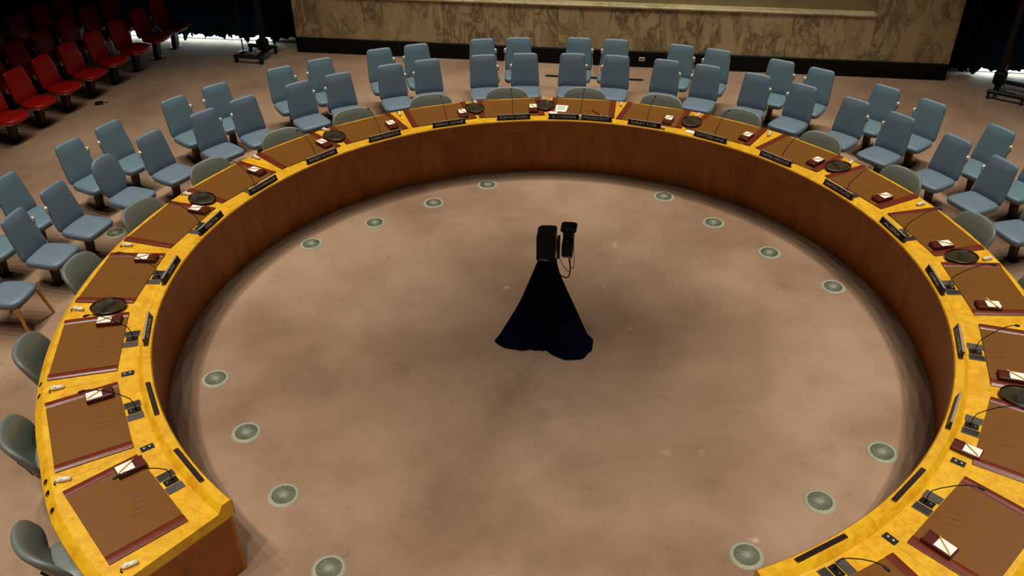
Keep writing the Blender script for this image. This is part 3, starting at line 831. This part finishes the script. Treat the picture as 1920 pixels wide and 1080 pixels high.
MB().box((.215, .06, .385), (.165, .16, .055), bev=.014).obj('lens_hood', MAT['black'], rc)
MB().lathe([(.06, 0), (.062, .07), (.05, .10)], 20, (.215, .055, .272)).obj('lens', MAT['dark'], rc, 40)
MB().lathe([(.010, 0), (.010, .003), (.006, .004)], 10, (.215, -.05, .281)).obj('indicator', MAT['chrome'], rc, 40)
pl = MB()
for x in (.18, .205, .23, .25): pl.tube([(x, -.13, .15), (x, -.155, .145)], .007, 8)
tag(pl.obj('cable_plug', MAT['chrome'], rc, 60), kind='stuff')
for pts, rad in (([(.24, -.15, .145), (.26, -.19, .06), (.25, -.17, -.07), (.20, -.12, -.13), (.12, -.06, -.12), (.085, -.04, -.07)], .007),
                 ([(.275, -.02, .25), (.285, -.04, .10), (.29, -.05, .0), (.275, -.05, -.06), (.25, -.05, .0), (.262, -.05, .13)], .0035),
                 ([(.13, -.06, .08), (.17, -.10, .02), (.235, -.13, -.04), (.24, -.14, -.03)], .0035)):
    P = [Vector(p) for p in pts]; out = []
    for i in range(len(P) - 1):
        p0, p1, p2, p3 = P[max(i - 1, 0)], P[i], P[i + 1], P[min(i + 2, len(P) - 1)]
        for s in range(6):
            u = s / 6
            out.append(.5 * ((2 * p1) + (p2 - p0) * u + (2 * p0 - 5 * p1 + 4 * p2 - p3) * u * u + (3 * p1 - p0 - 3 * p2 + p3) * u ** 3))
    out.append(P[-1])
    MB().tube(out, rad, 7).obj('cable', MAT['rubber'], rc, 60)
tag(rc, 'black robotic television camera with looping cables atop the draped tripod', 'camera')

# ------------------------------------------------------------------ rolling screen stands by the curtains
def dolly(x, y, rz, flip, label):
    t = thing('rolling_stand', (x, y, 0), rz)
    for yy in (-.30, .30): MB().box((0, yy, .13), (.62, .07, .06), bev=.012).obj('foot_bar', MAT['dark'], t)
    MB().box((.20 * flip, 0, .14), (.10, .62, .05), bev=.01).obj('cross_bar', MAT['dark'], t)
    MB().box((.20 * flip, 0, 1.35), (.11, .07, 2.45), bev=.01).obj('column', MAT['dark'], t)
    MB().box((.20 * flip, -.02, .30), (.20, .16, .22), bev=.02).obj('power_box', MAT['black'], t)
    for xx in (-.27, .27):
        for yy in (-.30, .30):
            c = MB().tube([(xx - .02, yy, .045), (xx + .02, yy, .045)], .045, 14).obj('caster', MAT['rubber'], t, 40)
            MB().box((xx, yy, .085), (.05, .06, .05), bev=.006).obj('fork', MAT['dark'], c)
    MB().tube([(.14 * flip, -.05, .9), (.10 * flip, -.08, .6), (.12 * flip, -.12, .3), (.05 * flip, -.14, .11), (-.12 * flip, -.10, .106)], .008, 6).obj('cable', MAT['rubber'], t, 60)
    MB().box((.20 * flip, -.06, 2.0), (1.1, .06, .65), bev=.01).obj('screen', MAT['black'], t)
    return tag(t, label, 'stand')
dolly(-6.70, 8.15, R(-5), 1, 'black rolling screen stand on casters left of the marble wall')
dolly(7.25, 7.96, R(-27), -1, 'black rolling screen stand on casters right of the marble wall')
t = thing('floor_stand', (-7.08, 8.42, 0))
MB().lathe([(.10, 0), (.10, .012), (.02, .03)], 18).obj('foot', MAT['dark'], t, 40)
MB().tube([(0, 0, .02), (0, 0, 1.3)], .014, 8).obj('pole', MAT['bronze'], t, 60)
MB().tube([(.02, 0, .95), (.08, -.01, .85), (.07, -.02, .7), (.0, -.015, .62)], .006, 6).obj('cable', MAT['rubber'], t, 60)
tag(t, 'thin pole stand with a hanging cable behind the left rolling stand', 'stand')
